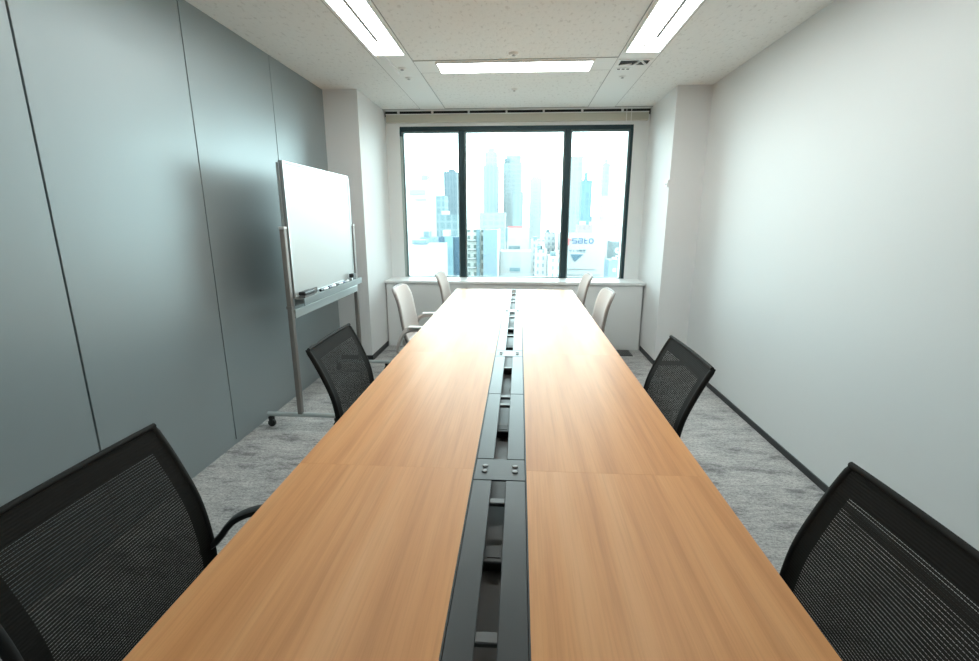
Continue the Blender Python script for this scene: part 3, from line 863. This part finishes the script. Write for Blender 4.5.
bldg('deep blue glass block at the bottom of the left pane', -19.1, -13.6, 112, -3.0, 8, 'deep_blue_facade',
     [('light_bay', -17.6, -15.6, 111.4, 112, -25, -2.8, 'cyan_glass_facade'), ('roof_box', -18.4, -17.0, 114, 118, -2.8, -1.4, 'white_facade')], group=GN)
bldg('blue-grey box with a pale roof low in the left pane', -19.9, -16.9, 95, -2.4, 4, 'slab',
     [('roof_unit', -19.4, -18.2, 96, 98, -2.3, -1.2, 'teal_low_facade')], group=GN)
bldg('low white roofed block at the lower left corner of the window', -19.6, -13.4, 80, -3.1, 8, 'whiteclad',
     [('roof_unit', -18.6, -16.2, 82, 85, -3.0, -2.3, 'slab')], group=GN)
bldg('pale cyan tower with vertical stripes, left of the twin towers', -31.6, -19.3, 420, 45.0, 25, 'hazy_tower_facade',
     [('crown', -30.6, -20.3, 424, 442, 45, 56.5, 'hazy_grid_facade'), ('crown', -28.5, -22.5, 427, 438, 56.5, 60, 'hazy_grid_facade')], group=GT)
bldg('pale cyan tower with a dark roof unit, right of the twin towers', -15.3, 1.5, 440, 49, 25, 'hazy_grid_facade',
     [('crown', -13.0, 0.5, 444, 460, 49, 56, 'hazy_grid_facade'), ('roof_unit', -14.8, -10, 441, 446, 49, 53, 'teal_low_facade')], group=GT)
bldg('shorter striped annex at the foot of the twin towers', -6.0, 2.6, 400, 22.3, 15, 'hazy_tower_facade', group=GT)
bldg('very pale slim tower right of the centre of the middle pane', 9.7, 21.3, 480, 39.4, 20, 'white_facade',
     [('roof_box', 12, 18, 484, 494, 39.5, 42, 'white_facade')], group=GT)
bldg('wide pale podium below the striped cyan tower', -27.7, -9.9, 330, 4.9, 20, 'hazy_grid_facade', group=GT)
bldg('apartment block with dark balconies beside the left mullion', -12.5, -8.4, 110, -1.2, 8, 'balcony_facade',
     [('stair_tower', -9.9, -9.1, 109.4, 110, -25, -1.0, 'cyan_glass_facade')] +
     [('balcony', -12.4, -10.0, 109.2, 110, -3.6-2.1*k, -3.3-2.1*k, 'whiteclad') for k in range(4)], name='apartment_building', group=GN)
bldg('plain blue-grey slab building with a white edge, left of centre', -8.0, -4.9, 105, -1.1, 8, 'slab',
     [('white_edge', -4.9, -4.5, 105, 113, GZ, -1.0, 'whiteclad')], group=GN)
bldg('pale blue building with a red rooftop sign, centre of the window', -3.9, 3.1, 150, -1.5, 8, 'white_facade',
     [('rooftop_sign', -3.4, 0.9, 139.6, 140, -1.3, -0.8, 'sign_red'), ('corner_fin', -4.1, -3.5, 139.4, 140, -5.2, -1.4, 'cyan_glass_facade'),
      ('window_band', -3.2, 0.2, 139.8, 140, -8.2, -6.4, 'teal_low_facade')], group=GN)
bldg('low white building in front of the red-sign building', -4.4, 2.8, 110, -6.2, 8, 'whiteclad',
     [('glass_band', -2.2, 0.2, 109.8, 110, -10.6, -9.8, 'cyan_glass_facade')], group=GN)
for lab, x0, x1, d, zt, m in (('mottled low block left in the busy cluster by the right mullion', 3.0, 6.4, 120, -3.9, 'mottled_facade'),
                              ('mottled taller block right in the busy cluster by the right mullion', 6.7, 9.6, 128, -2.3, 'mottled_facade'),
                              ('small white-walled block in front of the mottled cluster', 3.4, 5.8, 100, -5.0, 'mottled_facade'),
                              ('lowest small block in the mottled cluster beside the right mullion', 5.9, 8.4, 95, -6.0, 'mottled_facade')):
    bldg(lab, x0, x1, d, zt, 6, m, [('roof_unit', x0+0.4, x0+1.4, d+1, d+3, zt+0.05, zt+0.8, 'teal_low_facade'),
                                    ('roof_unit', x1-1.2, x1-0.5, d+1, d+2.4, zt+0.05, zt+1.1, 'white_facade')], group=GN)
bldg('pale tall tower just right of the right mullion', 42.4, 52.4, 420, 52.1, 20, 'hazy_grid_facade',
     [('setback', 52.4, 55.0, 424, 438, GZ, 26, 'hazy_grid_facade')], group=GT)
t2 = bldg('cyan tower with a stepped top in the right pane', 43.7, 50.7, 350, 27.6, 12, 'cyan_glass_facade',
          [('crown', 45.6, 47.7, 352, 358, 27.6, 33, 'cyan_glass_facade'), ('side_wing', 50.7, 52.2, 352, 360, GZ, 3, 'teal_low_facade')], group=GT)
bldg('slim pale tower towards the right edge of the window', 82.5, 89.4, 500, 54.8, 14, 'hazy_grid_facade',
     [('spire', 84.5, 87.5, 503, 508, 54.8, 59, 'hazy_grid_facade')], group=GT)
bldg('wide pale block at the foot of the slim right tower', 78.9, 100.0, 480, 22.3, 12, 'white_facade', group=GT)
bldg('small pinkish building behind the white sign building', 19.3, 23.9, 160, -0.8, 8, 'pinkish',
     [('roof_unit', 20.2, 22, 162, 165, -0.7, 0.5, 'white_facade')], group=GN)
bldg('white rooftops right of the cyan tower base', 29.8, 36.4, 200, -0.1, 10, 'white_facade',
     [('roof_unit', 31, 33, 202, 206, 0, 1.6, 'white_facade')], group=GN)
bldg('pale block behind the grey sign at the right frame', 23.1, 29.0, 130, -0.9, 8, 'white_facade', group=GN)

# white building with the blue sign
sb = bldg('white building with blue lettering and a dark triangle on its front', 10.1, 21.4, 120, -2.4, 8, 'whiteclad',
          [('ledge', 11.5, 19.3, 119.8, 120, -11.1, -10.95, 'faint'), ('ledge', 11.5, 20.5, 119.8, 120, -12.5, -12.35, 'faint')], group=GN)
def text_part(name, s, x, z, height, y, m, parent, width=None):
    cu = bpy.data.curves.new(name, 'FONT'); cu.body = s; cu.extrude = 0.02
    cu.align_x = 'LEFT'; cu.align_y = 'BOTTOM_BASELINE'
    cu.size = 1.0; cu.offset = 0.018
    tmp = bpy.data.objects.new(name, cu); COL.objects.link(tmp)
    bpy.context.view_layer.update()
    dg = bpy.context.evaluated_depsgraph_get()
    me = bpy.data.meshes.new_from_object(tmp.evaluated_get(dg))
    bpy.data.objects.remove(tmp)
    xs = [v.co.x for v in me.vertices]; ys_ = [v.co.y for v in me.vertices]
    if not xs: return None
    w, h = max(xs)-min(xs), max(ys_)-min(ys_)
    k = height/h; kx = (width/w) if width else k
    o_ = offs(parent)
    for v in me.vertices:
        v.co = Vector((x+(v.co.x-min(xs))*kx, y-v.co.z, z+(v.co.y-min(ys_))*k)) - o_
    me.materials.append(C[m])
    o = bpy.data.objects.new(name, me); COL.objects.link(o); o.parent = parent
    return o
# sign lettering in squared strokes
def stroke(parent, name, polys, x, z, w, h, th, y, m):
    s = MB()
    for poly in polys:
        for (a, b_), (c, d) in zip(poly, poly[1:]):
            x0, x1 = sorted((a, c)); z0, z1 = sorted((b_, d))
            s.box(x+x0*w-th/2, x+x1*w+th/2, y-0.12, y, z+z0*h-th/2, z+z1*h+th/2)
    return s.build(name, C[m], parent)
LT = {'s': [[(1, 1), (0, 1), (0, .5), (1, .5), (1, 0), (0, 0)]],
      'a': [[(0.1, 1), (1, 1), (1, 0), (0, 0), (0, .5), (1, .5)]],
      't': [[(0.15, 1), (0.15, 0), (1, 0)], [(0.15, .6), (0.9, .6)]],
      'o': [[(.24, 0), (.76, 0)], [(.24, 1), (.76, 1)], [(0, .24), (0, .76)], [(1, .24), (1, .76)],
            [(.12, .12), (.12, .12)], [(.88, .12), (.88, .12)], [(.12, .88), (.12, .88)], [(.88, .88), (.88, .88)]]}
x = 13.25
for chh in 'sato':
    w = 0.95 if chh != 't' else 0.78
    stroke(sb, 'sign_letter', LT[chh], x, -4.55, w, 1.05, 0.17, 120, 'sign_blue')
    x += w+0.47
MB().box(11.7, 12.45, 119.8, 120, -5.1, -3.35).build('red_mark', C['sign_red'], sb)
MB().box(12.45, 12.9, 119.8, 120, -3.9, -3.6).build('red_mark', C['sign_red'], sb)
text_part('sign_text', '\u30b5\u30c8\u30a6\u88fd\u85ac', 12.4, -6.85, 0.72, 119.9, 'sign_grey', sb, 4.2)
MB().prism([(12.8, -7.35), (16.0, -7.35), (13.95, -9.15)], 119.8, 120, 'XZ').build('triangle_mark', C['sign_grey'], sb)

gb = bldg('grey building with a white round mark at the lower right of the window', 19.3, 22.4, 100, -3.4, 6, 'greyclad', group=GN)
MB().lathe([(0.62, -0.1), (0.62, 0)], (20.4, 100, -5.05), axis='Y', n=24).build('round_mark', C['sign_white'], gb)
MB().lathe([(0.18, -0.14), (0.18, -0.1)], (20.4, 100, -5.05), axis='Y', n=14).build('mark_centre', C['greyclad'], gb)
MB().box(20.5, 21.7, 99.9, 100, -5.4, -4.4).build('white_sign_field', C['sign_white'], gb)
MB().box(20.0, 21.5, 99.9, 100, -6.35, -6.05).build('sign_strip', C['sign_white'], gb)
bldg('low grey-green building at the bottom right corner of the window', 16.9, 20.2, 90, -6.3, 5, 'slab',
     [('roof_unit', 17.7, 18.5, 91, 92, -6.2, -5.8, 'white_facade'), ('pale_panel', 17.6, 18.3, 89.9, 90, -8.4, -7.7, 'whiteclad')], group=GN)
